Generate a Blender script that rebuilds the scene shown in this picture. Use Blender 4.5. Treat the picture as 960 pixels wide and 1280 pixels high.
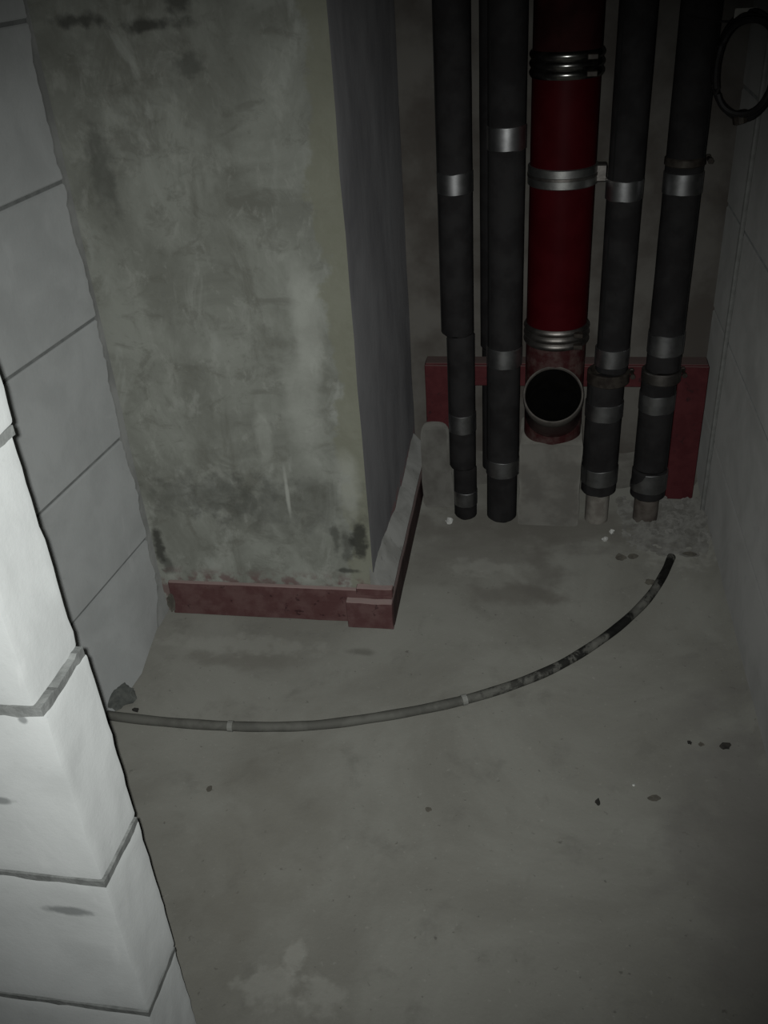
import bpy, bmesh, math, random
from mathutils import Vector, Matrix, noise

random.seed(7)
for o in list(bpy.data.objects):
    bpy.data.objects.remove(o)
C = bpy.context.scene.collection
R = math.radians

# ------------------------------------------------------------------ camera
CAM = Vector((0.0, 0.0, 1.05))
RIGHT = Vector((0.987039, 0.148876, -0.059920))
UP = Vector((-0.029441, 0.535021, 0.844325))
BACK = Vector((0.157758, -0.831618, 0.532470))
cam_d = bpy.data.cameras.new('camera')
cam_d.sensor_fit = 'VERTICAL'
cam_d.sensor_height = 24.0
cam_d.lens = 24.0 * 1173.0 / 1280.0
cam_d.clip_start = 0.01
cam = bpy.data.objects.new('camera', cam_d)
m = Matrix((RIGHT, UP, BACK)).transposed().to_4x4()
m.translation = CAM
cam.matrix_world = m
C.objects.link(cam)
bpy.context.scene.camera = cam

# ------------------------------------------------------------------ light
world = bpy.data.worlds.new('world')
bpy.context.scene.world = world
world.use_nodes = True
bg = world.node_tree.nodes['Background']
bg.inputs[0].default_value = (0.80, 0.90, 1.0, 1)
bg.inputs[1].default_value = 0.004

fl = bpy.data.lights.new('phone_flash', 'SPOT')       # the flash beside the lens of the phone
fl.energy = 40.0
fl.color = (0.972, 1.0, 0.975)
fl.spot_size = R(80)
fl.spot_blend = 1.0
fl.shadow_soft_size = 0.003
flash = bpy.data.objects.new('phone_flash', fl)
C.objects.link(flash)
flash.location = CAM - RIGHT * 0.0075 + UP * 0.002
aim = (-BACK - RIGHT * 0.050 - UP * 0.042).normalized()
flash.rotation_euler = aim.to_track_quat('-Z', 'Y').to_euler()

vs = bpy.context.scene.view_settings
vs.view_transform = 'Standard'
vs.look = 'None'
vs.gamma = 1.0
vs.use_curve_mapping = False
vs.exposure = 0.0

# ------------------------------------------------------------------ materials
class NT:
    def __init__(self, name, rough=0.8, metallic=0.0, spec=0.3):
        self.mat = bpy.data.materials.new(name)
        self.mat.use_nodes = True
        self.t = self.mat.node_tree
        self.bsdf = self.t.nodes['Principled BSDF']
        self.bsdf.inputs['Roughness'].default_value = rough
        self.bsdf.inputs['Metallic'].default_value = metallic
        if rough > 0.85: self.bsdf.inputs['Diffuse Roughness'].default_value = 1.0
        self.bsdf.inputs['Specular IOR Level'].default_value = spec
        self.pos = self.t.nodes.new('ShaderNodeNewGeometry').outputs['Position']

    def link(self, a, b):
        self.t.links.new(a, b)

    def put(self, sock, v):
        if isinstance(v, (int, float)):
            sock.default_value = v
        elif isinstance(v, (tuple, list)):
            sock.default_value = tuple(v) + ((1,) if len(v) == 3 and sock.type == 'RGBA' else ())
        else:
            self.link(v, sock)

    def mapping(self, scale=(1, 1, 1), loc=(0, 0, 0)):
        n = self.t.nodes.new('ShaderNodeMapping')
        n.inputs['Scale'].default_value = scale
        n.inputs['Location'].default_value = loc
        self.link(self.pos, n.inputs[0])
        return n.outputs[0]

    def noise(self, scale, detail=4, rough=0.55, dist=0.0, vec=None):
        n = self.t.nodes.new('ShaderNodeTexNoise')
        n.inputs['Scale'].default_value = scale
        n.inputs['Detail'].default_value = detail
        n.inputs['Roughness'].default_value = rough
        n.inputs['Distortion'].default_value = dist
        self.link(vec or self.pos, n.inputs['Vector'])
        return n.outputs['Fac']

    def ramp(self, fac, lo, hi, a=0.0, b=1.0):
        n = self.t.nodes.new('ShaderNodeMapRange')
        n.interpolation_type = 'SMOOTHSTEP'
        self.put(n.inputs['Value'], fac)
        n.inputs['From Min'].default_value = lo
        n.inputs['From Max'].default_value = hi
        n.inputs['To Min'].default_value = a
        n.inputs['To Max'].default_value = b
        return n.outputs[0]

    def math(self, op, a, b=0.0):
        n = self.t.nodes.new('ShaderNodeMath')
        n.operation = op
        self.put(n.inputs[0], a)
        self.put(n.inputs[1], b)
        return n.outputs[0]

    def mix(self, fac, a, b):
        n = self.t.nodes.new('ShaderNodeMix')
        n.data_type = 'RGBA'
        self.put(n.inputs[0], fac)
        self.put(n.inputs[6], a)
        self.put(n.inputs[7], b)
        return n.outputs[2]

    def blot(self, centre, radii, edge=0.35, wob=0.35, wscale=30):
        """mask 1 inside a wobbly ellipsoid, 0 outside: a stain with its own outline"""
        v = self.t.nodes.new('ShaderNodeVectorMath'); v.operation = 'SUBTRACT'
        self.link(self.pos, v.inputs[0]); v.inputs[1].default_value = centre
        d = self.t.nodes.new('ShaderNodeVectorMath'); d.operation = 'DIVIDE'
        self.link(v.outputs[0], d.inputs[0]); d.inputs[1].default_value = radii
        l = self.t.nodes.new('ShaderNodeVectorMath'); l.operation = 'LENGTH'
        self.link(d.outputs[0], l.inputs[0])
        w = self.math('MULTIPLY', self.math('SUBTRACT', self.noise(wscale, 4), 0.5), wob * 4)
        return self.ramp(self.math('ADD', l.outputs['Value'], w), 1.0 - edge, 1.0 + edge, 1.0, 0.0)

    def sep(self):
        n = self.t.nodes.new('ShaderNodeSeparateXYZ')
        self.link(self.pos, n.inputs[0])
        return n.outputs

    def color(self, c):
        self.put(self.bsdf.inputs['Base Color'], c)

    def bump(self, h, strength=0.4, dist=0.002):
        n = self.t.nodes.new('ShaderNodeBump')
        n.inputs['Strength'].default_value = strength
        n.inputs['Distance'].default_value = dist
        self.link(h, n.inputs['Height'])
        self.link(n.outputs[0], self.bsdf.inputs['Normal'])


def simple(name, col, col2=None, scale=40, rough=0.8, metallic=0.0, spec=0.3, bump=0.3, lo=0.35, hi=0.65):
    n = NT(name, rough, metallic, spec)
    f = n.noise(scale, 5)
    n.color(n.mix(n.ramp(f, lo, hi), col, col2 or col))
    if bump:
        n.bump(n.noise(scale * 3, 4), bump, 0.001)
    return n.mat

M = {}

# aerated concrete blocks
n = NT('aerated_concrete', 0.92, 0, 0.15)
n.bsdf.inputs['Diffuse Roughness'].default_value = 0.45
c = n.mix(n.ramp(n.noise(9, 5, 0.6, 0.4), 0.35, 0.7), (0.460, 0.470, 0.466), (0.395, 0.404, 0.400))
c = n.mix(n.ramp(n.noise(55, 5, 0.7), 0.60, 0.75, 0, 0.35), c, (0.34, 0.35, 0.345))
c = n.mix(n.ramp(n.noise(16, 4, 0.6, 0.8, n.mapping((1, 1, 0.35), (3, 1, 2))), 0.60, 0.70, 0, 0.30), c, (0.55, 0.555, 0.55))
for ct, rd in [((-0.40, 0.466, 0.318), (0.022, 0.01, 0.006)), ((-0.425, 0.466, 0.46), (0.012, 0.01, 0.004)),
               ((-0.378, 0.466, 0.555), (0.004, 0.01, 0.004))]:
    c = n.mix(n.math('MULTIPLY', n.blot(ct, rd, 0.4, 0.3, 60), 0.75), c, (0.14, 0.147, 0.147))
n.color(c)
n.bump(n.noise(160, 5, 0.7), 0.35, 0.0015)
M['aac'] = n.mat

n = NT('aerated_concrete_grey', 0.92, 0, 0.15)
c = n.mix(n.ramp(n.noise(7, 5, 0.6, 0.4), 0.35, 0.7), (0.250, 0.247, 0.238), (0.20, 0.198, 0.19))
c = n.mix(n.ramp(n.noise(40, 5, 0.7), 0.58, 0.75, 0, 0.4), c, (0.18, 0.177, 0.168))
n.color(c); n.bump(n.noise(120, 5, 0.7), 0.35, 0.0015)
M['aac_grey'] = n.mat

M['mortar'] = simple('grey_mortar', (0.17, 0.175, 0.17), (0.245, 0.252, 0.245), 60, 0.84, bump=0.8)
M['mortar_thin'] = simple('thin_joint_mortar', (0.14, 0.145, 0.142), (0.18, 0.185, 0.18), 60, 0.95, bump=0.6)
M['mortar_dark'] = simple('dark_mortar', (0.085, 0.09, 0.085), (0.13, 0.135, 0.125), 70, 0.95, bump=0.9)
M['mortar_run'] = simple('corner_mortar', (0.19, 0.192, 0.184), (0.27, 0.272, 0.262), 14, 0.95, bump=0.7)
M['mortar_mid'] = simple('brownish_mortar', (0.15, 0.142, 0.128), (0.21, 0.203, 0.185), 24, 0.95, bump=0.6)
M['mortar_pale'] = simple('pale_mortar', (0.165, 0.156, 0.140), (0.225, 0.216, 0.195), 24, 0.95, bump=0.6)

# floor screed
n = NT('screed', 0.9, 0, 0.2)
c = n.mix(n.ramp(n.noise(3.2, 6, 0.62, 0.6), 0.34, 0.68), (0.205, 0.199, 0.176), (0.262, 0.258, 0.232))
c = n.mix(n.ramp(n.noise(14, 6, 0.65, 0.3), 0.52, 0.75, 0, 0.6), c, (0.165, 0.160, 0.142))
c = n.mix(n.ramp(n.noise(130, 3, 0.6), 0.62, 0.78, 0, 0.35), c, (0.36, 0.35, 0.32))
c = n.mix(n.ramp(n.noise(90, 3, 0.6, 0, n.mapping((1, 1, 1), (5, 2, 0))), 0.66, 0.76, 0, 0.6), c, (0.09, 0.085, 0.075))
for ct, rd, col, a in [((-0.02, 1.375, 0), (0.075, 0.028, 1), (0.14, 0.13, 0.113), 0.6),
                       ((0.02, 1.44, 0), (0.03, 0.075, 1), (0.135, 0.125, 0.11), 0.6),
                       ((0.10, 1.60, 0), (0.32, 0.06, 1), (0.13, 0.12, 0.105), 0.6),
                       ((-0.10, 1.56, 0), (0.16, 0.10, 1), (0.145, 0.135, 0.12), 0.45),
                       ((-0.285, 1.196, 0), (0.022, 0.008, 1), (0.12, 0.115, 0.10), 0.6),
                       ((-0.47, 1.16, 0), (0.10, 0.020, 1), (0.16, 0.15, 0.13), 0.5),
                       ((0.30, 0.80, 0), (0.09, 0.30, 1), (0.165, 0.155, 0.145), 0.55),
                       ((-0.36, 0.80, 0), (0.08, 0.16, 1), (0.175, 0.165, 0.14), 0.4)]:
    c = n.mix(n.math('MULTIPLY', n.blot(ct, rd, 0.6, 0.7, 17), a), c, col)
for ct, rd, a in [((-0.29, 0.60, 0), (0.035, 0.022, 1), 0.5), ((-0.23, 0.595, 0), (0.028, 0.018, 1), 0.5),
                  ((-0.27, 0.64, 0), (0.010, 0.022, 1), 0.6), ((-0.10, 1.455, 0), (0.05, 0.025, 1), 0.35),
                  ((-0.50, 1.20, 0), (0.14, 0.02, 1), 0.35), ((0.28, 1.56, 0), (0.07, 0.07, 1), 0.5)]:
    c = n.mix(n.math('MULTIPLY', n.blot(ct, rd, 0.5, 0.9, 38), a), c, (0.34, 0.335, 0.305))
n.color(c)
hgt = n.math('ADD', n.noise(30, 6, 0.65), n.math('MULTIPLY', n.noise(190, 4, 0.6), 0.5))
n.bump(hgt, 0.5, 0.003)
M['screed'] = n.mat

# cast concrete of the column (world position: front face at y = 1.285)
n = NT('column_concrete', 0.93, 0, 0.15)
streak = n.mapping((1, 1, 0.35))
c = n.mix(n.ramp(n.noise(7, 6, 0.62, 0.7), 0.34, 0.66), (0.215, 0.219, 0.192), (0.315, 0.323, 0.290))
c = n.mix(n.ramp(n.noise(13, 6, 0.68, 0.5, streak), 0.52, 0.72, 0, 0.75), c, (0.175, 0.175, 0.150))
c = n.mix(n.ramp(n.noise(11, 5, 0.6, 1.0, n.mapping((1, 1, 0.45), (4, 0, 1))), 0.56, 0.68, 0, 0.65), c, (0.375, 0.384, 0.352))
c = n.mix(n.ramp(n.noise(70, 5, 0.65), 0.60, 0.75, 0, 0.4), c, (0.15, 0.15, 0.13))
c = n.mix(n.ramp(n.noise(24, 6, 0.7, 0.6, n.mapping((0.7, 1, 1.0), (2, 0, 5))), 0.50, 0.66, 0, 0.45), c, (0.150, 0.148, 0.126))
c = n.mix(n.ramp(n.noise(30, 6, 0.7, 0.5, n.mapping((1, 1, 0.6), (7, 0, 3))), 0.54, 0.68, 0, 0.40), c, (0.40, 0.405, 0.37))
xyz = n.sep()
wob = n.math('MULTIPLY', n.math('SUBTRACT', n.noise(10, 5, 0.65), 0.5), 0.13)
edge = n.ramp(n.math('ADD', xyz[0], wob), -0.314, -0.302)
c = n.mix(n.math('MULTIPLY', edge, 0.75), c, (0.235, 0.235, 0.180))                       # thin olive skim along the arris
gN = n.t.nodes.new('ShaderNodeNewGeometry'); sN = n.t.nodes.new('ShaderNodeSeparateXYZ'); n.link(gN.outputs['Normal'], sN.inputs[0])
side = n.ramp(sN.outputs[0], 0.55, 0.85)                                                   # side face: darker neutral grey, keyed to the normal
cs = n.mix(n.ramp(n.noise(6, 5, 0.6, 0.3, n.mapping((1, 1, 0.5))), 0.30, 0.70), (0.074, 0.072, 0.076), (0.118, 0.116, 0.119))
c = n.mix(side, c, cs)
for ct, rd, a in [((-0.291, 1.285, 0.165), (0.011, 0.02, 0.032), 0.9), ((-0.312, 1.285, 0.150), (0.010, 0.02, 0.030), 0.6),
                  ((-0.330, 1.285, 0.170), (0.006, 0.02, 0.028), 0.55), ((-0.315, 1.285, 0.105), (0.020, 0.02, 0.004), 0.75),
                  ((-0.652, 1.285, 0.145), (0.008, 0.02, 0.040), 0.85), ((-0.642, 1.285, 0.100), (0.009, 0.02, 0.020), 0.6),
                  ((-0.50, 1.285, 0.955), (0.040, 0.02, 0.007), 0.8), ((-0.60, 1.285, 0.965), (0.030, 0.02, 0.008), 0.75),
                  ((-0.46, 1.285, 0.985), (0.020, 0.02, 0.015), 0.7), ((-0.46, 1.285, 0.905), (0.018, 0.02, 0.014), 0.5),
                  ((-0.61, 1.285, 0.78), (0.015, 0.02, 0.05), 0.45), ((-0.40, 1.285, 0.235), (0.12, 0.02, 0.045), 0.30),
                  ((-0.55, 1.285, 0.25), (0.10, 0.02, 0.035), 0.35)]:
    c = n.mix(n.math('MULTIPLY', n.blot(ct, rd, 0.6, 0.75, 48), a), c, (0.055, 0.055, 0.048))
for ct, rd, a in [((-0.404, 1.285, 0.255), (0.0035, 0.02, 0.040), 0.75), ((-0.43, 1.285, 0.36), (0.012, 0.02, 0.05), 0.35),
                  ((-0.34, 1.285, 0.55), (0.022, 0.02, 0.09), 0.5), ((-0.30, 1.285, 0.27), (0.018, 0.02, 0.06), 0.5),
                  ((-0.36, 1.285, 0.42), (0.03, 0.02, 0.10), 0.4)]:
    c = n.mix(n.math('MULTIPLY', n.blot(ct, rd, 0.5, 0.3, 30), a), c, (0.47, 0.48, 0.44))
redmask = n.math('MULTIPLY', n.ramp(xyz[2], 0.075, 0.105, 1, 0), n.ramp(n.noise(45, 4), 0.42, 0.62))
c = n.mix(n.math('MULTIPLY', redmask, 0.7), c, (0.15, 0.075, 0.075))                       # primer brushed over onto the concrete
n.color(c)
n.bump(n.math('ADD', n.noise(45, 6, 0.65), n.noise(10, 3)), 0.5, 0.003)
M['column'] = n.mat

M['backwall'] = simple('rear_concrete', (0.118, 0.104, 0.092), (0.200, 0.188, 0.170), 8, 0.95, bump=0.6)
n = NT('grey_skim', 0.95, 0, 0.15)
c = n.mix(n.ramp(n.noise(12, 5, 0.6, 0.4), 0.35, 0.65), (0.21, 0.208, 0.196), (0.30, 0.298, 0.285))
c = n.mix(n.ramp(n.noise(50, 5), 0.6, 0.72, 0, 0.5), c, (0.13, 0.125, 0.115))
n.color(c); n.bump(n.noise(40, 5), 0.5, 0.003)
M['skim'] = n.mat
M['wood'] = None

# red primer on steel, dusty where it faces up
def primer(name, a, b, dust):
    n = NT(name, 0.75, 0, 0.3)
    c = n.mix(n.ramp(n.noise(35, 5, 0.6), 0.35, 0.65), a, b)
    c = n.mix(n.ramp(n.noise(60, 4, 0.6, 0, n.mapping((1, 1, 1), (2, 7, 1))), 0.60, 0.70, 0, 0.7), c, (0.03, 0.012, 0.014))
    g = n.t.nodes.new('ShaderNodeNewGeometry')
    s = n.t.nodes.new('ShaderNodeSeparateXYZ'); n.link(g.outputs['True Normal'], s.inputs[0])
    c = n.mix(n.ramp(s.outputs[2], 0.5, 0.9, 0, 0.85), c, dust)                            # settled plaster dust lies on ledges
    n.color(c); n.bump(n.noise(120, 4), 0.3, 0.001)
    return n.mat
M['primer'] = primer('red_primer_dusty', (0.122, 0.056, 0.055), (0.165, 0.092, 0.088), (0.46, 0.35, 0.33))
M['primer_dark'] = primer('red_primer_dark', (0.060, 0.032, 0.032), (0.105, 0.062, 0.060), (0.22, 0.17, 0.16))  # darker, browner primer for the side plate
M['primer2'] = primer('red_primer', (0.082, 0.015, 0.018), (0.105, 0.022, 0.025), (0.19, 0.14, 0.13))

# pipes
n = NT('foam_insulation', 0.75, 0, 0.06)
c = n.mix(n.ramp(n.noise(25, 4), 0.35, 0.65), (0.022, 0.0206, 0.0212), (0.032, 0.0305, 0.031))
n.color(c); n.bump(n.noise(60, 4), 0.25, 0.002)
M['foam'] = n.mat
M['foam_seam'] = simple('foam_seam', (0.010, 0.010, 0.010), None, 40, 0.9, bump=0)
n = NT('silver_tape', 0.40, 1.0, 0.5)
c = n.mix(n.ramp(n.noise(50, 4), 0.35, 0.65), (0.42, 0.42, 0.425), (0.56, 0.56, 0.565))
n.color(c); n.bump(n.noise(45, 3), 0.15, 0.001)
M['tape'] = n.mat
n = NT('red_pipe_paint', 0.48, 0, 0.07)
c = n.mix(n.ramp(n.noise(18, 4), 0.35, 0.65), (0.044, 0.0020, 0.0040), (0.056, 0.0034, 0.0058))
n.color(c); n.bump(n.noise(30, 3), 0.08, 0.001)
M['redpipe'] = n.mat
M['redpipe_shaded'] = simple('shaded_red_pipe', (0.020, 0.006, 0.006), (0.034, 0.010, 0.010), 20, 0.7, spec=0.05, bump=0.1)  # top length of the drain: fading flash light painted as darker red
n = NT('red_fitting_paint', 0.55, 0, 0.4)
c = n.mix(n.ramp(n.noise(30, 5, 0.65), 0.42, 0.70), (0.045, 0.008, 0.009), (0.095, 0.060, 0.054))
n.color(c); n.bump(n.noise(60, 4), 0.3, 0.001)
M['fitting'] = n.mat
M['steel'] = simple('coupling_steel', (0.30, 0.295, 0.28), (0.40, 0.39, 0.37), 60, 0.24, 1.0, bump=0.1)
M['steel_dull'] = simple('dull_steel', (0.20, 0.185, 0.172), (0.28, 0.26, 0.245), 60, 0.48, 1.0, bump=0.2)
M['steel_clamp'] = simple('galvanised_clamp', (0.42, 0.42, 0.41), (0.55, 0.55, 0.53), 50, 0.42, 1.0, bump=0.1)
M['rim'] = simple('grey_rim', (0.085, 0.075, 0.068), (0.13, 0.117, 0.105), 60, 0.7, bump=0.3)
M['black'] = simple('dark_bore', (0.0025, 0.0024, 0.002), (0.004, 0.0038, 0.0035), 30, 0.95, spec=0.05, bump=0.1)  # shade inside the open branch, put into a near-black lining colour
M['clamp'] = simple('dark_clamp', (0.035, 0.028, 0.024), (0.07, 0.06, 0.05), 60, 0.5, 0.3, bump=0.2)
M['plastic_pale'] = simple('pale_plastic_pipe', (0.20, 0.18, 0.16), (0.30, 0.28, 0.25), 45, 0.6, bump=0.3)
M['pipe_brown'] = simple('brown_pipe', (0.09, 0.075, 0.065), (0.15, 0.13, 0.115), 45, 0.7, bump=0.4)
n = NT('conduit_plastic', 0.75, 0, 0.3)
f1 = n.ramp(n.noise(22, 3, 0.6, 0.2), 0.42, 0.56)
xyz = n.sep()
rightish = n.ramp(xyz[0], -0.25, 0.10, 0.0, 1.0)
f2 = n.math('MULTIPLY', n.ramp(n.noise(26, 4, 0.7, 0.3, n.mapping((1, 1, 1), (3, 1, 0))), 0.44, 0.54), rightish)
c = n.mix(f1, (0.120, 0.118, 0.105), (0.150, 0.148, 0.132))
c = n.mix(n.math('MULTIPLY', f2, 0.92), c, (0.014, 0.014, 0.013))
dust = n.math('MULTIPLY', n.ramp(n.noise(34, 4, 0.7, 0, n.mapping((1, 1, 1), (0, 5, 0))), 0.52, 0.62), rightish)
c = n.mix(n.math('MULTIPLY', dust, 0.7), c, (0.20, 0.195, 0.175))
for ct, rd in [((0.243, 1.455, 0.005), (0.022, 0.045, 0.05)), ((0.150, 1.288, 0.005), (0.040, 0.040, 0.05))]:
    c = n.mix(n.math('MULTIPLY', n.blot(ct, rd, 0.25, 0.4, 60), 0.95), c, (0.010, 0.010, 0.009))
n.color(c); n.bump(n.noise(90, 4), 0.4, 0.001)
M['conduit'] = n.mat
M['strap'] = simple('pale_strap', (0.25, 0.25, 0.23), (0.32, 0.32, 0.30), 60, 0.7, bump=0.1)
M['cable'] = simple('black_cable', (0.012, 0.011, 0.011), (0.02, 0.018, 0.018), 40, 0.55, bump=0.1)
M['cable_grey'] = simple('grey_cable', (0.20, 0.20, 0.19), (0.25, 0.25, 0.24), 60, 0.7, bump=0.2)
M['patch'] = simple('pale_plaster_patch', (0.42, 0.41, 0.37), (0.5, 0.49, 0.45), 60, 0.9, bump=0.3)
M['stone'] = simple('grey_chip', (0.17, 0.165, 0.152), (0.27, 0.262, 0.245), 80, 0.95, bump=0.5)
M['rubble'] = simple('crumbled_mortar', (0.165, 0.158, 0.144), (0.245, 0.24, 0.222), 45, 0.95, bump=1.0)
M['stone_white'] = simple('white_chip', (0.66, 0.66, 0.63), (0.75, 0.75, 0.72), 80, 0.8, bump=0.2)
M['stone_dark'] = simple('dark_crumb', (0.025, 0.024, 0.022), (0.05, 0.045, 0.04), 80, 0.9, bump=0.4)
M['stone_mid'] = simple('brown_crumb', (0.085, 0.078, 0.066), (0.13, 0.12, 0.10), 80, 0.9, bump=0.4)

# ------------------------------------------------------------------ geometry helpers
def link_mesh(name, bm, mat, parent=None, smooth=False, kind=None, label=None, cat=None, group=None):
    me = bpy.data.meshes.new(name)
    bmesh.ops.recalc_face_normals(bm, faces=bm.faces)
    bm.to_mesh(me); bm.free()
    if smooth:
        for p in me.polygons: p.use_smooth = True
        try: me.set_sharp_from_angle(angle=R(38))
        except Exception: pass
    me.materials.append(M[mat])
    o = bpy.data.objects.new(name, me)
    C.objects.link(o)
    if parent: o.parent = parent
    tag(o, label, cat, group, kind)
    return o

def tag(o, label=None, cat=None, group=None, kind=None):
    if label: o['label'] = label
    if cat: o['category'] = cat
    if group: o['group'] = group
    if kind: o['kind'] = kind
    return o

def empty(name, loc, label, cat, group=None):
    o = bpy.data.objects.new(name, None)
    o.empty_display_size = 0.05
    o.location = loc
    C.objects.link(o)
    return tag(o, label, cat, group)

def child(root, name, bm, mat, **k):
    """bm is in world coordinates; the part keeps its place under the root"""
    bmesh.ops.translate(bm, verts=bm.verts, vec=-Vector(root.location))
    return link_mesh(name, bm, mat, root, **k)

def box(x0, x1, y0, y1, z0, z1, bevel=0.0, seg=1, cuts=0, jit=0.0, jscale=20):
    bm = bmesh.new()
    bmesh.ops.create_cube(bm, size=1.0)
    for v in bm.verts:
        v.co = Vector((x0 + (v.co.x + .5) * (x1 - x0), y0 + (v.co.y + .5) * (y1 - y0), z0 + (v.co.z + .5) * (z1 - z0)))
    if bevel:
        bmesh.ops.bevel(bm, geom=list(bm.edges), offset=bevel, segments=seg, affect='EDGES', profile=0.6)
    if cuts:
        bmesh.ops.subdivide_edges(bm, edges=list(bm.edges), cuts=cuts, use_grid_fill=True)
    if jit:
        for v in bm.verts:
            v.co += noise.noise_vector(v.co * jscale) * jit
    return bm

def lathe(prof, segs=32, centre=(0, 0, 0), axis=None, closed=True):
    """prof: list of (r, z). axis: optional direction for the local z"""
    bm = bmesh.new()
    rings = []
    for r, z in prof:
        rings.append([bm.verts.new((r * math.cos(2 * math.pi * i / segs), r * math.sin(2 * math.pi * i / segs), z)) for i in range(segs)])
    for a, b in zip(rings[:-1], rings[1:]):
        for i in range(segs):
            bm.faces.new((a[i], a[(i + 1) % segs], b[(i + 1) % segs], b[i]))
    if closed:
        bm.faces.new(list(reversed(rings[0]))); bm.faces.new(rings[-1])
    if axis is not None:
        q = Vector((0, 0, 1)).rotation_difference(Vector(axis).normalized())
        bmesh.ops.rotate(bm, verts=bm.verts, cent=(0, 0, 0), matrix=q.to_matrix())
    bmesh.ops.translate(bm, verts=bm.verts, vec=centre)
    return bm

def ring(cx, cy, z0, z1, r0, r1, segs=36, bev=0.0008):
    """a band: hollow ring with inner r0 and outer r1"""
    prof = [(r0, z0), (r1 - bev, z0), (r1, z0 + bev), (r1, z1 - bev), (r1 - bev, z1), (r0, z1), (r0, z0)]
    bm = lathe(prof, segs, (cx, cy, 0), closed=False)
    bmesh.ops.remove_doubles(bm, verts=bm.verts, dist=1e-6)
    return bm

def catmull(pts, sub=10):
    P = [Vector(p) for p in pts]
    P = [2 * P[0] - P[1]] + P + [2 * P[-1] - P[-2]]
    out = []
    for i in range(1, len(P) - 2):
        for k in range(sub):
            t = k / sub
            a, b, c_, d = P[i - 1], P[i], P[i + 1], P[i + 2]
            out.append(0.5 * ((2 * b) + (c_ - a) * t + (2 * a - 5 * b + 4 * c_ - d) * t * t + (3 * b - a - 3 * c_ + d) * t ** 3))
    out.append(P[-2])
    return out

def tube(path, r, segs=12, closed=False, rfun=None):
    bm = bmesh.new()
    rings = []
    N = len(path)
    up = Vector((0, 0, 1))
    for i, p in enumerate(path):
        a = path[(i - 1) % N] if (closed or i > 0) else path[i]
        b = path[(i + 1) % N] if (closed or i < N - 1) else path[i]
        t = (b - a).normalized()
        s = t.cross(up)
        if s.length < 0.25: s = t.cross(Vector((0, 1, 0)))
        s.normalize(); w = s.cross(t)
        rr = rfun(i / (N - 1)) if rfun else r
        rings.append([bm.verts.new(p + s * rr * math.cos(2 * math.pi * k / segs) + w * rr * math.sin(2 * math.pi * k / segs)) for k in range(segs)])
    for i in range(N if closed else N - 1):
        a, b = rings[i], rings[(i + 1) % N]
        for k in range(segs):
            bm.faces.new((a[k], a[(k + 1) % segs], b[(k + 1) % segs], b[k]))
    if not closed:
        bm.faces.new(list(reversed(rings[0]))); bm.faces.new(rings[-1])
    return bm

def blob(centre, size, sub=2, amp=0.25, seed=0, flat=0.0):
    bm = bmesh.new()
    bmesh.ops.create_icosphere(bm, subdivisions=sub, radius=1.0)
    off = Vector((seed * 3.1, seed * 1.7, seed * 5.3))
    for v in bm.verts:
        k = 1 + amp * noise.noise(v.co * 1.4 + off) * 1.6 + amp * 0.5 * noise.noise(v.co * 3.5 + off)
        v.co = v.co * k
        v.co = Vector((v.co.x * size[0], v.co.y * size[1], max(v.co.z, -1 + flat) * size[2]))
        v.co += Vector(centre)
    return bm

# ------------------------------------------------------------------ setting
COURSE = [0.0, 0.163, 0.363, 0.565, 0.767, 0.968, 1.169, 1.370, 1.571, 1.772, 1.973, 2.174, 2.40]
TOP = 2.40

# floor: screed with a slightly uneven surface
bm = bmesh.new()
NX, NY = 90, 150
X0, X1, Y0, Y1 = -1.35, 0.60, -0.9, 1.98
g = [[None] * (NY + 1) for _ in range(NX + 1)]
for i in range(NX + 1):
    for j in range(NY + 1):
        x = X0 + (X1 - X0) * i / NX; y = Y0 + (Y1 - Y0) * j / NY
        z = 0.0016 * noise.noise(Vector((x * 5, y * 5, 0))) + 0.0012 * noise.noise(Vector((x * 17, y * 17, 3)))
        g[i][j] = bm.verts.new((x, y, z - 0.0012))
for i in range(NX):
    for j in range(NY):
        bm.faces.new((g[i][j], g[i + 1][j], g[i + 1][j + 1], g[i][j + 1]))
edges = [e for e in bm.edges if e.is_boundary]
r = bmesh.ops.extrude_edge_only(bm, edges=edges)
for v in [v for v in r['geom'] if isinstance(v, bmesh.types.BMVert)]: v.co.z = -0.12
floor = link_mesh('floor', bm, 'screed', smooth=True, kind='structure', label='grey dusty screed floor with brown damp stains and pale spots')

tag(link_mesh('ceiling', box(-1.4, 0.62, -0.9, 1.98, TOP, TOP + 0.12), 'backwall'), 'bare grey concrete ceiling slab above the shaft', kind='structure')
wall_back = link_mesh('wall_back', box(-0.62, 0.50, 1.86, 1.98, -0.02, TOP, 0, 1, 24, 0.004, 9), 'backwall', kind='structure',
          label='dark dirty concrete back wall behind the vertical pipes')

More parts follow.
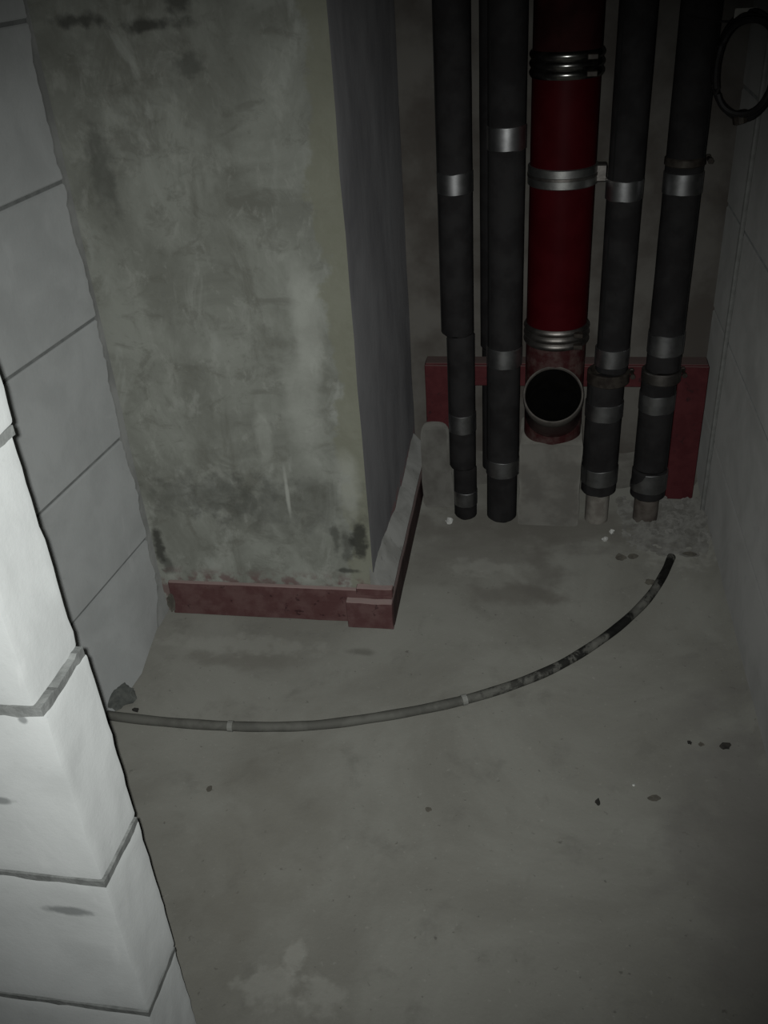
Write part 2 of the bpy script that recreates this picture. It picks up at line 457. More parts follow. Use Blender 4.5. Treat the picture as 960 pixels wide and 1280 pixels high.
# left block wall (turned 7 degrees)
aL = R(7)
def LW(u, w, z):            # u along the wall towards the camera is negative, w out of the wall into the room
    return Vector((-0.665 + u * math.sin(aL) + w * math.cos(aL), 1.285 + u * math.cos(aL) - w * math.sin(aL), z))
def wall_box(f, u0, u1, w0, w1, z0, z1, bevel=0.002):
    bm = box(u0, u1, w0, w1, z0, z1, bevel)
    for v in bm.verts: v.co = f(v.co.x, v.co.y, v.co.z)
    return bm
wall_left = link_mesh('wall_left', wall_box(LW, -2.0, 0.10, -0.10, -0.004, 0, TOP, 0), 'mortar_thin', kind='structure',
                      label='pale aerated block wall on the left behind the door jamb')
J = 0.0028
for k in range(len(COURSE) - 1):
    z0, z1 = COURSE[k] + J, COURSE[k + 1] - J
    cuts = [0.10, -0.50, -1.10, -1.70, -2.0] if k % 2 else [0.10, -0.80, -1.40, -2.0]
    for a, b in zip(cuts[1:], cuts[:-1]):
        if k == 0 and b == 0.10:
            # bottom block of the corner: its foot is smeared out over the screed and crumbles towards the column
            bm = bmesh.new()
            U = [a + J] + [a + J + (b - a - J) * t / 40 for t in range(1, 41)]
            rows = []
            ZN = 12
            for u in U:
                col = []
                for q in range(ZN + 1):
                    t = q / ZN
                    z = 0.0 + (z1 - 0.0) * t
                    fl_ = max(0.0, min(1.0, (-0.02 - u) / 0.15))
                    out = 0.040 * fl_ * (1 - t) ** 1.15
                    out += 0.0015 * noise.noise(Vector((u * 30, z * 30, 1)))
                    col.append((bm.verts.new(LW(u, out, z)), bm.verts.new(LW(u, -0.08, z))))
                rows.append(col)
            for i in range(len(U) - 1):
                for q in range(ZN):
                    bm.faces.new((rows[i][q][0], rows[i + 1][q][0], rows[i + 1][q + 1][0], rows[i][q + 1][0]))
                for q in (0, ZN):
                    bm.faces.new((rows[i][q][0], rows[i + 1][q][0], rows[i + 1][q][1], rows[i][q][1]))
            for i in (0, len(U) - 1):
                for q in range(ZN):
                    bm.faces.new((rows[i][q][0], rows[i][q + 1][0], rows[i][q + 1][1], rows[i][q][1]))
            link_mesh('block', bm, 'aac', wall_left, smooth=True)
        else:
            link_mesh('block', wall_box(LW, a + J, b - J, -0.08, 0.0, z0, z1), 'aac', wall_left)

# mortar run down the corner between block wall and column
random.seed(3)
outl = []
zz = [0.0 + 0.008 * i for i in range(155)]
for z in zz:
    wdt = 0.010 + 0.010 * noise.noise(Vector((z * 16, 0.3, 0))) + 0.006 * noise.noise(Vector((z * 70, 4, 0)))
    if z < 0.17: wdt += 0.007 * min(1, (0.17 - z) / 0.10)
    if z < 0.04: wdt += 0.9 * (0.04 - z)
    outl.append((-max(0.003, wdt), z))
bm = bmesh.new(); prev = None
for (u, z) in outl:
    lift = 0.040 * max(0.0, min(1.0, (-0.02 - u) / 0.15)) * max(0.0, 1 - z / 0.16)
    cur = [bm.verts.new(LW(u, lift - 0.002, z)), bm.verts.new(LW(u + 0.0015, lift + 0.0025, z)), bm.verts.new(LW(0.02, 0.004, z)), bm.verts.new(LW(0.02, -0.002, z))]
    if prev:
        for q in range(4): bm.faces.new((prev[q], cur[q], cur[(q + 1) % 4], prev[(q + 1) % 4]))
    else: bm.faces.new(list(reversed(cur)))
    prev = cur
bm.faces.new(prev)
link_mesh('mortar_run', bm, 'mortar_run', wall_left)

# right block wall
XR = 0.338
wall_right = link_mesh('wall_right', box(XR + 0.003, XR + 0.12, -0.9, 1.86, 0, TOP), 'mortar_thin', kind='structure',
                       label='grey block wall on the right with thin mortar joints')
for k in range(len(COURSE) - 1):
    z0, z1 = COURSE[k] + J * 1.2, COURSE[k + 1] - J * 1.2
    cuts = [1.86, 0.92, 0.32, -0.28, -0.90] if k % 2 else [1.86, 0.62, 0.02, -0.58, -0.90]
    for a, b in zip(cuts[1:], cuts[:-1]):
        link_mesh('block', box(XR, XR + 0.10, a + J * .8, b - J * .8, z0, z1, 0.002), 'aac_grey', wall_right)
# splashed mortar at the foot of the right wall
bm = bmesh.new()
rowsm = []
for i in range(70):
    y = -0.6 + 2.46 * i / 69
    h_ = 0.012 + 0.007 * noise.noise(Vector((y * 7, 2, 0))); d_ = 0.012 + 0.008 * noise.noise(Vector((y * 9, 7, 0)))
    rowsm.append([bm.verts.new((XR + 0.004, y, h_)), bm.verts.new((XR - d_ * 0.35, y, h_ * 0.45)), bm.verts.new((XR - d_, y, -0.003)), bm.verts.new((XR + 0.004, y, -0.003))])
for a, b in zip(rowsm[:-1], rowsm[1:]):
    for q in range(4):
        bm.faces.new((a[q], b[q], b[(q + 1) % 4], a[(q + 1) % 4]))
bm.faces.new(rowsm[0]); bm.faces.new(list(reversed(rowsm[-1])))
link_mesh('mortar_fillet', bm, 'screed', wall_right, smooth=True)

# front partition whose end is the near door jamb
aP = R(2)
def PW(u, w, z):            # u to the left along the partition (0 at the jamb), w towards the back
    return Vector((-0.356 - u * math.cos(aP) + w * math.sin(aP), 0.4655 + u * math.sin(aP) * 0.3 + w * math.cos(aP), z))
TH = 0.072
wall_front = link_mesh('wall_front', wall_box(PW, 0.014, 0.55, 0.004, TH - 0.004, 0, TOP, 0), 'mortar', kind='structure',
                       label='thin pale block partition at the near left ending in a door jamb')
for k in range(len(COURSE) - 1):
    z0, z1 = COURSE[k] + 0.003, COURSE[k + 1] - 0.003
    du = (0.002, 0.0, 0.001, 0.008, 0.004)[k] if k < 5 else random.uniform(0, 0.006)
    bm = box(du, 0.55, 0.0, TH, z0, z1, 0.0035, 2)
    bmesh.ops.subdivide_edges(bm, edges=[e for e in bm.edges if e.calc_length() > 0.04], cuts=14, use_grid_fill=True)
    for v in bm.verts:
        near = max(0, 1 - (v.co.x - du) / 0.02)
        v.co += noise.noise_vector(v.co * 45 + Vector((k, 0, 0))) * (0.0007 + 0.0009 * near)
        v.co = PW(v.co.x, v.co.y, v.co.z)
    link_mesh('block', bm, 'aac', wall_front, smooth=True)
# squeezed-out mortar of the joints, uneven, round the front face and the reveal
def joint_ribbon(zc, seed, base, u0=0.0):
    bm = bmesh.new()
    path = [(0.53 - 0.53 * i / 50, 0.0) for i in range(51)] + [(0.0, (TH - 0.003) * i / 14) for i in range(1, 15)]
    prev = None
    for i, (u, w) in enumerate(path):
        s = Vector((u * 1.0 + w * 1.3, seed * 3.3, 0))
        t = base * (0.80 + 0.45 * noise.noise(s * 40) + 0.35 * noise.noise(s * 110))
        if u < 0.03: t += base * 0.5 * max(0, noise.noise(s * 55 + Vector((9, 1, 2))) + 0.3)
        t = max(0.0022, t)
        sh = 0.0025 * noise.noise(s * 25 + Vector((3, 3, 0)))
        proud = 0.0009
        u += u0
        if i < 50: o_ = (u, w - proud)
        elif i == 50: o_ = (u - proud, w - proud)
        else: o_ = (u - proud, w)
        inn = (u + 0.012, w + 0.012) if i <= 50 else (u + 0.012, min(w + 0.0, TH))
        cur = [bm.verts.new(PW(o_[0], o_[1], zc + sh + t)), bm.verts.new(PW(o_[0], o_[1], zc + sh - t)),
               bm.verts.new(PW(inn[0], inn[1], zc + sh - t)), bm.verts.new(PW(inn[0], inn[1], zc + sh + t))]
        if prev:
            for q in range(4):
                bm.faces.new((prev[q], cur[q], cur[(q + 1) % 4], prev[(q + 1) % 4]))
        else:
            bm.faces.new(list(reversed(cur)))
        prev = cur
    bm.faces.new(prev)
    return bm
for k, base in zip(range(1, 8), (0.0038, 0.0042, 0.0052, 0.004, 0.004, 0.004, 0.004)):
    link_mesh('mortar_joint', joint_ribbon(COURSE[k], k, base, (0.001, 0.0, 0.003, 0.0055, 0.003, 0.003, 0.003)[k - 1]), 'mortar', wall_front)

# concrete column
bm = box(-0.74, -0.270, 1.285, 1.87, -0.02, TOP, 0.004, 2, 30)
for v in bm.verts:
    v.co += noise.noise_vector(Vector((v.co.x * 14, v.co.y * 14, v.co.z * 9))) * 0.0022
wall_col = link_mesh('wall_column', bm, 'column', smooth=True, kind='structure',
                     label='stained grey cast concrete column standing in the back left corner')
# mortar ramp along the foot of the column's right side
bm = bmesh.new(); prev = None
for i in range(41):
    t = i / 40; y = 1.283 + t * 0.56
    hh = 0.125 - 0.05 * min(1, t * 1.8) + 0.03 * max(0, t - 0.6) + 0.016 * noise.noise(Vector((y * 12, 0, 0))) + 0.008 * noise.noise(Vector((y * 40, 0, 0)))
    cur = [bm.verts.new((-0.276, y, hh)), bm.verts.new((-0.258 + 0.003 * noise.noise(Vector((y * 20, 3, 0))), y, 0.045 + hh * 0.25)),
           bm.verts.new((-0.2415, y, 0.048)), bm.verts.new((-0.2415, y, -0.004)), bm.verts.new((-0.276, y, -0.004))]
    if prev:
        for q in range(5): bm.faces.new((prev[q], cur[q], cur[(q + 1) % 5], prev[(q + 1) % 5]))
    else: bm.faces.new(list(reversed(cur)))
    prev = cur
bm.faces.new(prev)
link_mesh('mortar_ramp', bm, 'skim', wall_col, smooth=True, label='smooth pale mortar ramp along the side foot')

# mortar ledge along the foot of the back wall
bm = bmesh.new(); prev = None
for i in range(61):
    x = -0.262 + i * 0.60 / 60
    f_ = 1.775 + 0.018 * noise.noise(Vector((x * 16, 0, 0))); hh = 0.026 + 0.008 * noise.noise(Vector((x * 20, 5, 0)))
    cur = [bm.verts.new((x, 1.865, hh + 0.006)), bm.verts.new((x, f_ + 0.02, hh)), bm.verts.new((x, f_, hh * 0.5)), bm.verts.new((x, f_ - 0.012, -0.004)), bm.verts.new((x, 1.865, -0.004))]
    if prev:
        for q in range(5): bm.faces.new((prev[q], cur[q], cur[(q + 1) % 5], prev[(q + 1) % 5]))
    else: bm.faces.new(list(reversed(cur)))
    prev = cur
bm.faces.new(prev)
link_mesh('trim_1', bm, 'mortar_pale', smooth=True, kind='structure', label='low rough mortar ledge along the foot of the back wall')

# ------------------------------------------------------------------ steel at the column foot
root = empty('steel_angle', (-0.44, 1.279, 0), 'dusty red primed steel angle round the foot of the concrete column', 'steel angle')
def jbox(*a, seedv=0, jit=0.0012, cuts=8, bev=0.0012):
    return box(*a, bev, 1, cuts, jit, 35)
child(root, 'front_plate', jbox(-0.645, -0.238, 1.2745, 1.2835, 0.0, 0.071), 'primer')
child(root, 'side_plate', jbox(-0.2410, -0.2355, 1.2700, 1.800, 0.0, 0.056), 'primer_dark')
child(root, 'corner_plate', jbox(-0.318, -0.2365, 1.2590, 1.2735, 0.0, 0.056), 'primer', label='short red plate overlapping at the corner')
child(root, 'corner_lip', jbox(-0.300, -0.2365, 1.2700, 1.2840, 0.064, 0.079, cuts=4), 'primer')
child(root, 'weld_bead', blob((-0.646, 1.271, 0.026), (0.006, 0.005, 0.020), 3, 0.5, 4), 'stone_mid', smooth=True)

# ------------------------------------------------------------------ steel frame at the back
root = empty('steel_portal', (0.05, 1.74, 0), 'red primed steel portal frame standing behind the row of pipes', 'steel frame')
child(root, 'post', box(0.266, 0.322, 1.722, 1.762, 0.0, 0.297, 0.0015, 1, 3, 0.001, 30), 'primer2')
child(root, 'post', box(-0.224, -0.168, 1.722, 1.762, 0.0, 0.297, 0.0015, 1, 3, 0.001, 30), 'primer2')
child(root, 'beam', box(-0.166, 0.264, 1.724, 1.762, 0.252, 0.296, 0.0015, 1, 3, 0.001, 30), 'primer2')
child(root, 'top_dust_strip', box(-0.222, 0.320, 1.724, 1.760, 0.2965, 0.3005, 0.001, 1, 3, 0.001, 30), 'primer2')

# ------------------------------------------------------------------ insulated pipes
PY = 1.64
def sleeve_bm(cx, cy, r, z0, z1, ragged=0.003, segs=36):
    rows = max(4, int((z1 - z0) / 0.025))
    bm = bmesh.new(); rg = []
    for i in range(rows + 1):
        z = z0 + (z1 - z0) * i / rows
        er = r * (0.90 if i in (0, rows) else 1.0)
        cur = []
        for k in range(segs):
            a = 2 * math.pi * k / segs
            rr = er * (1 + 0.014 * noise.noise(Vector((cx * 50 + math.cos(a), math.sin(a), z * 14))))
            dz = ragged * noise.noise(Vector((math.cos(a) * 2, math.sin(a) * 2, cx * 60 + z0 * 9))) if i == 0 else 0
            cur.append(bm.verts.new((cx + rr * math.cos(a), cy + rr * math.sin(a), z + dz)))
        rg.append(cur)
        if i == 0 or i == rows - 1:
            z2 = z0 + 0.0035 if i == 0 else z1 - 0.0035
            cur2 = [bm.verts.new((cx + r * math.cos(2 * math.pi * k / segs), cy + r * math.sin(2 * math.pi * k / segs), z2)) for k in range(segs)]
            if i == 0: rg.append(cur2)
            else: rg.append(cur2)
    for a, b in zip(rg[:-1], rg[1:]):
        for k in range(segs): bm.faces.new((a[k], a[(k + 1) % segs], b[(k + 1) % segs], b[k]))
    bm.faces.new(list(reversed(rg[0]))); bm.faces.new(rg[-1])
    return bm

def pipe(name, label, sleeves, tapes, cy=PY, seam=None):
    x0 = sleeves[-1][0]
    root = empty(name, (x0, cy, 0), label, 'pipe', 'black insulated pipes')
    for (cx, r, z0, z1) in sleeves:
        s = child(root, 'sleeve', sleeve_bm(cx, cy, r, z0, z1), 'foam', smooth=True)
        if seam is not None:      # lengthwise slit of the foam tube
            a = R(seam)
            p = [Vector((cx + (r + 0.0004) * math.cos(a), cy + (r + 0.0004) * math.sin(a), z0 + 0.006)), Vector((cx + (r + 0.0004) * math.cos(a), cy + (r + 0.0004) * math.sin(a), z1 - 0.006))]
            b = tube(p, 0.0012, 6)
            bmesh.ops.translate(b, verts=b.verts, vec=-Vector(root.location))
            link_mesh('seam', b, 'foam_seam', s)
    for (cx, r, z0, z1, torn) in tapes:
        bm = ring(cx, cy, z0, z1, r - 0.001, r + 0.0012, 40)
        for v in bm.verts:
            v.co.z += 0.0016 * noise.noise(v.co * 60)
        if torn:
            for v in bm.verts:
                if v.co.x < cx - 0.012: v.co.z = min(v.co.z, z0 + (z1 - z0) * 0.8 - (cx - 0.012 - v.co.x) * 1.1) if v.co.z > (z0 + z1) / 2 else v.co.z
        child(root, 'tape_band', bm, 'tape', smooth=True)
    return root

p1 = pipe('insulated_pipe', 'slimmest black insulated pipe, nearest the column, stepped thinner towards the floor',
     [(-0.149, 0.0295, 0.398, TOP), (-0.1435, 0.0255, 0.116, 0.398), (-0.139, 0.0225, 0.0, 0.116)],
     [(-0.149, 0.0295, 0.652, 0.687, 0), (-0.1435, 0.0255, 0.198, 0.236, 0), (-0.139, 0.0225, 0.030, 0.062, 0)], seam=200)
p2 = pipe('insulated_pipe', 'black insulated pipe just left of the red drain, reaching the floor',
     [(-0.0625, 0.0312, 0.356, TOP), (-0.0645, 0.0312, 0.122, 0.356), (-0.0655, 0.0300, 0.0, 0.122)],
     [(-0.0625, 0.0312, 0.720, 0.757, 0), (-0.0635, 0.0316, 0.337, 0.374, 0), (-0.065, 0.0312, 0.104, 0.139, 0)], seam=215)
p3 = pipe('insulated_pipe', 'black insulated pipe just right of the red drain, ending above a pale stub',
     [(0.1330, 0.0292, 0.325, TOP), (0.1245, 0.0338, 0.068, 0.305)],
     [(0.1320, 0.0296, 0.635, 0.668, 0), (0.1320, 0.0296, 0.338, 0.372, 0), (0.1245, 0.0340, 0.232, 0.264, 0), (0.1245, 0.0340, 0.091, 0.126, 0)], seam=222)
p4 = pipe('insulated_pipe', 'rightmost black insulated pipe, with a torn silver tape near its raised lower end',
     [(0.2245, 0.0306, 0.328, TOP), (0.2200, 0.0318, 0.122, 0.308), (0.2200, 0.0335, 0.060, 0.121)],
     [(0.2245, 0.0308, 0.643, 0.677, 0), (0.2245, 0.0308, 0.362, 0.401, 0), (0.2200, 0.0320, 0.248, 0.284, 0), (0.2200, 0.0337, 0.078, 0.120, 1)], seam=330)
pr = pipe('insulated_pipe', 'black insulated pipe hidden close behind the one left of the drain',
     [(-0.083, 0.0345, 0.305, TOP), (-0.083, 0.0315, 0.024, 0.305)], [], cy=1.802)

# bare stubs and clamps under / between the sleeves
child(p3, 'bare_stub', lathe([(0.023, 0.0), (0.023, 0.066), (0.0235, 0.068), (0.0235, 0.073)], 28, (0.1245, PY, 0)), 'plastic_pale', smooth=True, label='pale bare pipe end below the foam')
child(p4, 'bare_stub', lathe([(0.024, 0.0), (0.024, 0.066)], 28, (0.220, PY, 0)), 'pipe_brown', smooth=True, label='brown bare pipe end below the foam')
def clamp(rootp, cx, r, z0, z1, mat, lugdir):
    c_ = child(rootp, 'clamp_ring', ring(cx, PY, z0, z1, r - 0.006, r, 40, 0.002), mat, smooth=True)
    d = Vector(lugdir).normalized()
    cen = Vector((cx, PY, (z0 + z1) / 2)) + d * (r + 0.006)
    b = lathe([(0.0025, -0.016), (0.005, -0.016), (0.005, -0.011), (0.003, -0.010), (0.003, 0.010), (0.005, 0.011), (0.005, 0.016), (0.0025, 0.016)], 6, cen, (0, 1, 0))
    bmesh.ops.translate(b, verts=b.verts, vec=-Vector(rootp.location))
    link_mesh('bolt', b, 'clamp', c_)
    s = tube([Vector((cx, PY + r - 0.003, (z0 + z1) / 2)), Vector((cx, 1.86, (z0 + z1) / 2))], 0.004, 8)
    bmesh.ops.translate(s, verts=s.verts, vec=-Vector(rootp.location))
    link_mesh('wall_rod', s, 'clamp', c_)
clamp(p3, 0.1280, 0.0385, 0.303, 0.326, 'clamp', (1, 0.2, 0))
clamp(p4, 0.2225, 0.0355, 0.307, 0.329, 'steel_dull', (1, 0.2, 0))
clamp(p4, 0.2245, 0.0325, 0.686, 0.700, 'clamp', (1, 0.1, 0))
child(p1, 'core_pipe', lathe([(0.012, 0.02), (0.012, TOP)], 16, (-0.1425, PY, 0)), 'pipe_brown', smooth=True)

# ------------------------------------------------------------------ red drain riser with wye
SX, SY, SR = 0.0305, 1.66, 0.0545
root = empty('drain_riser', (SX, SY, 0.19), 'glossy red cast drain pipe with metal couplings and an open branch', 'drain pipe')
child(root, 'pipe_length', lathe([(SR, 0.402), (SR, 0.840)], 48, (SX, SY, 0)), 'redpipe', smooth=True)
child(root, 'pipe_length', lathe([(SR, 0.842), (SR, TOP)], 48, (SX, SY, 0)), 'redpipe_shaded', smooth=True)
def coupling(z0, z1, mat):
    r = SR + 0.0015
    n_ = 3; prof = [(r - 0.001, z0)]
    for i in range(n_):
        a = z0 + (z1 - z0) * i / n_; b = z0 + (z1 - z0) * (i + 1) / n_
        for t in range(7):
            prof.append((r + 0.0034 * math.sin(math.pi * t / 6), a + (b - a) * t / 6))
    prof.append((r - 0.001, z1))
    c_ = child(root, 'coupling', lathe(prof, 48, (SX, SY, 0)), mat, smooth=True)
    for zz_ in (z0 + 0.008, z1 - 0.008):
        b = box(SX + SR * 0.55, SX + SR * 0.55 + 0.016, SY - SR * 0.99 - 0.004, SY - SR * 0.80, zz_ - 0.004, zz_ + 0.004, 0.001)
        bmesh.ops.translate(b, verts=b.verts, vec=-Vector(root.location))
        link_mesh('screw_block', b, 'clamp', c_)
coupling(0.824, 0.864, 'steel')
coupling(0.376, 0.414, 'steel_dull')
cl = child(root, 'pipe_clamp', ring(SX, SY, 0.658, 0.690, SR - 0.001, SR + 0.0035, 48, 0.0015), 'steel_clamp', smooth=True)
for dz in (0.0,):
    b = ring(SX, SY, 0.671, 0.677, SR + 0.001, SR + 0.0042, 48, 0.001)
    bmesh.ops.translate(b, verts=b.verts, vec=-Vector(root.location)); link_mesh('groove_bead', b, 'steel_dull', cl, smooth=True)
b = box(SX + SR, SX + SR + 0.018, SY - 0.012, SY + 0.012, 0.660, 0.688, 0.002)
bmesh.ops.translate(b, verts=b.verts, vec=-Vector(root.location)); link_mesh('clamp_lug', b, 'steel_dull', cl)
b = tube([Vector((SX, SY + SR, 0.674)), Vector((SX, 1.862, 0.674))], 0.005, 8)
bmesh.ops.translate(b, verts=b.verts, vec=-Vector(root.location)); link_mesh('wall_rod', b, 'clamp', cl)
tee = child(root, 'wye_body', lathe([(SR, 0.15), (SR, 0.40)], 48, (SX, SY, 0)), 'fitting', smooth=True)
ax = Vector((-0.02, -0.72, 0.69)).normalized()
base = Vector((SX, SY, 0.222))
BR = 0.0525
cutter = link_mesh('cutter', lathe([(BR - 0.0015, 0.0), (BR - 0.0015, 0.2)], 48, base, ax), 'black')
cutter.location = -Vector(root.location); cutter.parent = root
md = tee.modifiers.new('cut', 'BOOLEAN'); md.operation = 'DIFFERENCE'; md.object = cutter; md.solver = 'EXACT'
bpy.context.view_layer.update()
new_me = bpy.data.meshes.new_from_object(tee.evaluated_get(bpy.context.evaluated_depsgraph_get()))
tee.modifiers.clear(); tee.data = new_me
bpy.data.objects.remove(cutter)
for p_ in tee.data.polygons: p_.use_smooth = len(p_.vertices) == 4
b = lathe([(BR, 0.0), (BR, 0.110), (BR + 0.001, 0.112), (BR + 0.001, 0.118), (BR - 0.0018, 0.118), (BR - 0.0020, 0.0)], 48, base, ax, closed=False)
bmesh.ops.remove_doubles(b, verts=b.verts, dist=1e-6)
br = child(root, 'branch', b, 'fitting', smooth=True)
b = lathe([(BR - 0.0032, 0.119), (BR - 0.0032, 0.022), (0.0001, 0.022), (0.0001, 0.020), (BR - 0.0027, 0.020), (BR - 0.0027, 0.119)], 48, base, ax, closed=False)
bmesh.ops.remove_doubles(b, verts=b.verts, dist=1e-6)
bmesh.ops.translate(b, verts=b.verts, vec=-Vector(root.location)); link_mesh('bore', b, 'black', br, smooth=True, label='open bore of the branch, its inner shade painted black')
def rimring():
    prof = [(BR - 0.0025, 0.094), (BR + 0.0005, 0.094), (BR + 0.0018, 0.096), (BR + 0.0018, 0.122), (BR + 0.0008, 0.124), (BR - 0.0015, 0.124), (BR - 0.0025, 0.122), (BR - 0.0025, 0.094)]
    b = lathe(prof, 48, base, ax, closed=False); bmesh.ops.remove_doubles(b, verts=b.verts, dist=1e-6); return b
b = rimring(); bmesh.ops.translate(b, verts=b.verts, vec=-Vector(root.location)); link_mesh('rim', b, 'rim', br, smooth=True, label='dusty grey rim of the open branch')

# plinth under the drain
bm = box(-0.031, 0.0875, 1.603, 1.720, 0.0, 0.188, 0.008, 3, 10, 0.004, 22)
link_mesh('concrete_plinth', bm, 'mortar_pale', smooth=True, label='squat pale concrete plinth under the red drain pipe', cat='plinth')
# rounded mortar mound by the left post
bm = box(-0.2285, -0.172, 1.672, 1.716, -0.003, 0.182, 0.02, 4, 6)
for v in bm.verts:
    t_ = max(0, v.co.z) / 0.182
    v.co.x += -0.004 * t_ + 0.010 * (1 - t_) * (1 if v.co.x > -0.2 else -0.3)
    v.co.y -= 0.018 * (1 - t_) * (1 if v.co.y < 1.69 else 0)
    v.co += noise.noise_vector(v.co * 28) * 0.006
link_mesh('mortar_mound', bm, 'mortar_mid', smooth=True, label='rounded pale mortar mound between column and slimmest pipe', cat='mortar mound')
bm = blob((-0.662, 1.046, 0.008), (0.026, 0.028, 0.022), 3, 0.32, 5)
for v in bm.verts: v.co.z = max(v.co.z, -0.002)
link_mesh('mortar_lump', bm, 'mortar_dark', smooth=True, label='dark mortar lump at the foot of the left wall where the conduit ends', cat='mortar lump')

# ------------------------------------------------------------------ conduit on the floor
pts = [(-0.690, 1.010), (-0.636, 1.004), (-0.545, 1.000), (-0.456, 1.001), (-0.385, 1.006), (-0.318, 1.016), (-0.245, 1.036), (-0.173, 1.060), (-0.100, 1.090),
       (-0.026, 1.130), (0.042, 1.178), (0.103, 1.237), (0.158, 1.303), (0.205, 1.375), (0.238, 1.447), (0.258, 1.505)]
path = catmull([(x, y, 0.0050) for x, y in pts], 8)
root = empty('floor_conduit', (-0.026, 1.13, 0), 'thin grey and black conduit curving across the screed floor', 'conduit')
child(root, 'tube', tube(path, 0.0078, 14, rfun=lambda t: 0.0078 * (1 + 0.03 * math.sin(t * 90))), 'conduit', smooth=True)
for (x, y, d) in [(-0.456, 1.001, (1, 0.03)), (-0.100, 1.090, (1, 0.48))]:
    d = Vector((d[0], d[1], 0)).normalized(); c0 = Vector((x, y, 0.0050))
    child(root, 'strap', tube([c0 - d * 0.004, c0 + d * 0.004], 0.0089, 14), 'strap', label='pale strap round the conduit')

# ------------------------------------------------------------------ cables at the right wall
pth = []
for i in range(6):
    pth.append(Vector((XR - 0.004, 1.668 + 0.003 * math.sin(i * 2.1), 2.38 * i / 5)))
link_mesh('wall_cable', tube(catmull(pth, 8), 0.0045, 8), 'cable_grey', smooth=True, label='thin grey cable running straight down the right block wall', cat='cable')

root = empty('cable_coil', (0.285, 1.55, 0.77), 'black cable coil hanging high in the right corner', 'cable')
cc = Vector((0.284, 1.56, 0.838))
for k in range(3):
    loop = []
    for i in range(48):
        a = 2 * math.pi * i / 48
        rx, rz = 0.040 + 0.003 * k, 0.066 + 0.002 * k
        loop.append(cc + Vector((rx * math.cos(a) * 0.95 + 0.002 * k, rx * math.cos(a) * -0.35 + 0.007 * (k - 1), rz * math.sin(a) + 0.003 * math.sin(3 * a + k))))
    child(root, 'loop', tube(loop, 0.0050, 8, closed=True), 'cable', smooth=True)
tail = catmull([cc + Vector((0.035, -0.01, 0.03)), cc + Vector((0.030, 0.0, 0.085)), cc + Vector((0.040, 0.01, 0.20)), Vector((0.330, 1.60, 1.35)), Vector((0.332, 1.60, 1.9))], 8)
child(root, 'tail', tube(tail, 0.005, 8), 'cable', smooth=True)
child(root, 'tie', tube([cc + Vector((0.0, 0, -0.060)), cc + Vector((0.004, 0, -0.076))], 0.011, 10), 'clamp')

wire = catmull([(0.200, 1.60, 0.905), (0.245, 1.575, 0.898), (0.290, 1.56, 0.900), (0.337, 1.55, 0.908)], 8)
link_mesh('thin_wire', tube(wire, 0.0016, 6), 'cable', label='thin dark wire stretched above the cable coil', cat='wire')
link_mesh('paper_tag', box(0.262, 0.291, 1.566, 1.569, 0.896, 0.914, 0.0006, 1, 3, 0.0015, 40), 'patch', label='small pale tag hanging from the thin wire above the cable coil', cat='tag')

# ------------------------------------------------------------------ crumbs and rubble
def crumb(name, x, y, s, mat, label, seed, group=None, z=None):
    bm = blob((x, y, (z if z is not None else s[2] * 0.75)), s, 2, 0.4, seed)
    link_mesh(name, bm, mat, label=label, cat='rubble' if group else 'crumb', group=group)
crumb('white_pellet', -0.171, 1.607, (0.0075, 0.0075, 0.0075), 'stone_white', 'round white pellet on the floor beside the slimmest pipe', 1)
crumb('crumb', 0.099, 0.909, (0.0035, 0.0045, 0.004), 'stone_dark', 'small black crumb alone on the open floor, right of centre', 2)
crumb('crumb', 0.176, 0.924, (0.0085, 0.0040, 0.003), 'stone_mid', 'flat brown chip on the floor right of the black crumb', 3)
crumb('crumb', 0.284, 1.029, (0.008, 0.005, 0.005), 'stone_dark', 'largest dark crumb on the floor near the right wall', 4)
crumb('crumb', 0.252, 1.031, (0.004, 0.003, 0.003), 'stone_mid', 'tiny crumb in the middle of three near the right wall', 5)
crumb('crumb', 0.236, 1.033, (0.003, 0.003, 0.003), 'stone_dark', 'tiny dark crumb leftmost of three near the right wall', 6)
crumb('crumb', -0.453, 0.879, (0.004, 0.005, 0.003), 'stone_mid', 'small brown crumb on the floor close to the door jamb', 7)
crumb('crumb', -0.133, 0.873, (0.004, 0.003, 0.003), 'stone_mid', 'small grey brown crumb on the floor below the conduit', 8)
crumb('crumb', -0.622, 1.024, (0.005, 0.004, 0.004), 'stone_dark', 'dark pebble touching the conduit beside the mortar lump', 9)
crumb('white_chip', 0.150, 0.945, (0.002, 0.002, 0.0015), 'stone_white', 'speck of white plaster behind the flat brown chip', 11)
crumb('white_chip', 0.138, 1.560, (0.006, 0.005, 0.005), 'stone_white', 'white plaster chip in front of the pale pipe stub', 12)
crumb('white_chip', 0.153, 1.585, (0.004, 0.004, 0.006), 'stone_white', 'bright white splinter just right of the pale pipe stub', 13)
bm = bmesh.new(); gg = {}
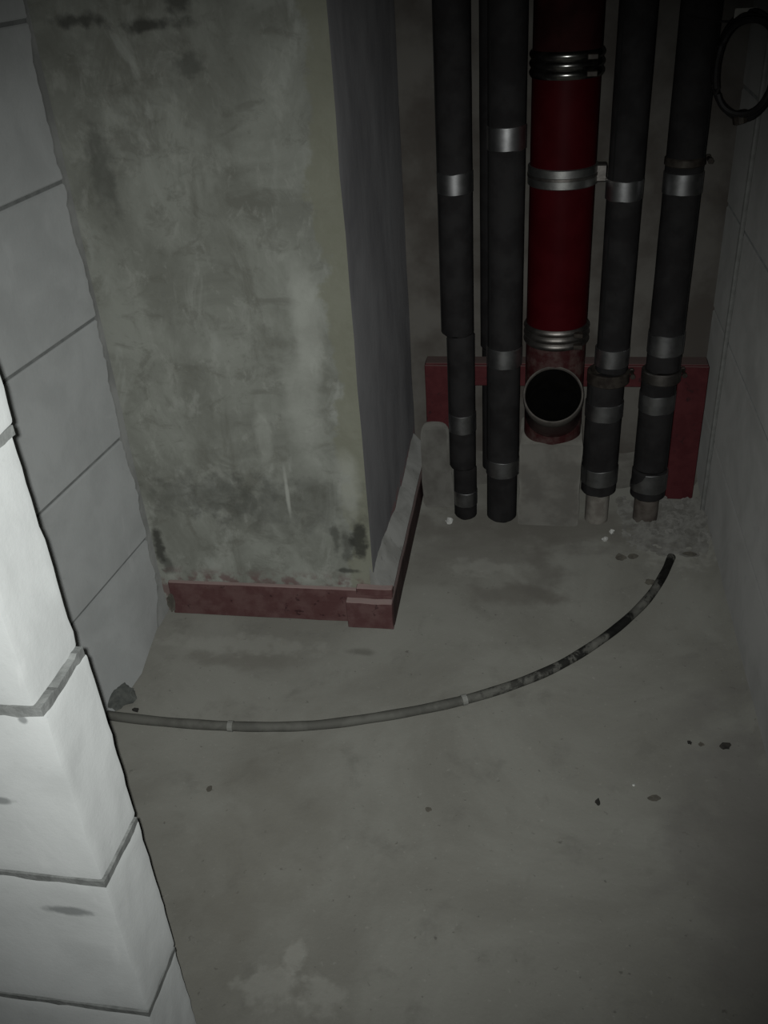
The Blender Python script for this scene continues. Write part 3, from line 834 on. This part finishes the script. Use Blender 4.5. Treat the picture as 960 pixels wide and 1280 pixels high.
for i in range(41):
    for j in range(51):
        x = 0.165 + 0.170 * i / 40; y = 1.50 + 0.22 * j / 50
        fx = min(1, i / 12) ; fy = min(1, j / 22) * min(1, (50 - j) / 4)
        hgt_ = 0.015 * fx * fy * (0.75 + 0.9 * noise.noise(Vector((x * 45, y * 45, 0))) + 0.5 * noise.noise(Vector((x * 120, y * 120, 2))))
        gg[i, j] = bm.verts.new((x, y, max(-0.004, hgt_ - 0.003)))
for i in range(40):
    for j in range(50):
        bm.faces.new((gg[i, j], gg[i + 1, j], gg[i + 1, j + 1], gg[i, j + 1]))
r = bmesh.ops.extrude_edge_only(bm, edges=[e for e in bm.edges if e.is_boundary])
for v in [v for v in r['geom'] if isinstance(v, bmesh.types.BMVert)]: v.co.z = -0.006
link_mesh('mortar_heap', bm, 'rubble', label='low crumbly heap of grey mortar spread round the feet of the right pipes', cat='mortar heap')
random.seed(21)
G = 'rubble chips in the right corner'
for i in range(26):
    y = random.uniform(1.56, 1.71); x = random.uniform(0.17, 0.325)
    if (x - 0.22) ** 2 + (y - PY) ** 2 < 0.036 ** 2: y = 1.575 + 0.02 * random.random()
    s = random.uniform(0.006, 0.013) * (1.2 if x > 0.25 else 0.8)
    crumb('rubble_chip', x, y, (s, s * random.uniform(0.7, 1.1), s * random.uniform(0.5, 0.9)), random.choice(['stone', 'stone', 'rubble']),
          'grey rubble chip among others heaped in the right corner by the pipes', 30 + i, G, z=0.012 if x > 0.19 else 0.006)
G2 = 'dark clods on the floor'
for i, (x, y, s) in enumerate([(0.165, 1.500, 0.010), (0.188, 1.505, 0.009), (0.212, 1.425, 0.009)]):
    crumb('clod', x, y, (s, s * 0.8, s * 0.5), 'stone_mid', ('brown clod leftmost of a pair behind the conduit end', 'brown clod rightmost of a pair behind the conduit end', 'flat brown clod just left of the conduit end')[i], 60 + i, G2)
crumb('mortar_shard', 0.292, 1.520, (0.012, 0.004, 0.004), 'stone_mid', 'dark flat mortar shard beyond the far conduit end', 70)
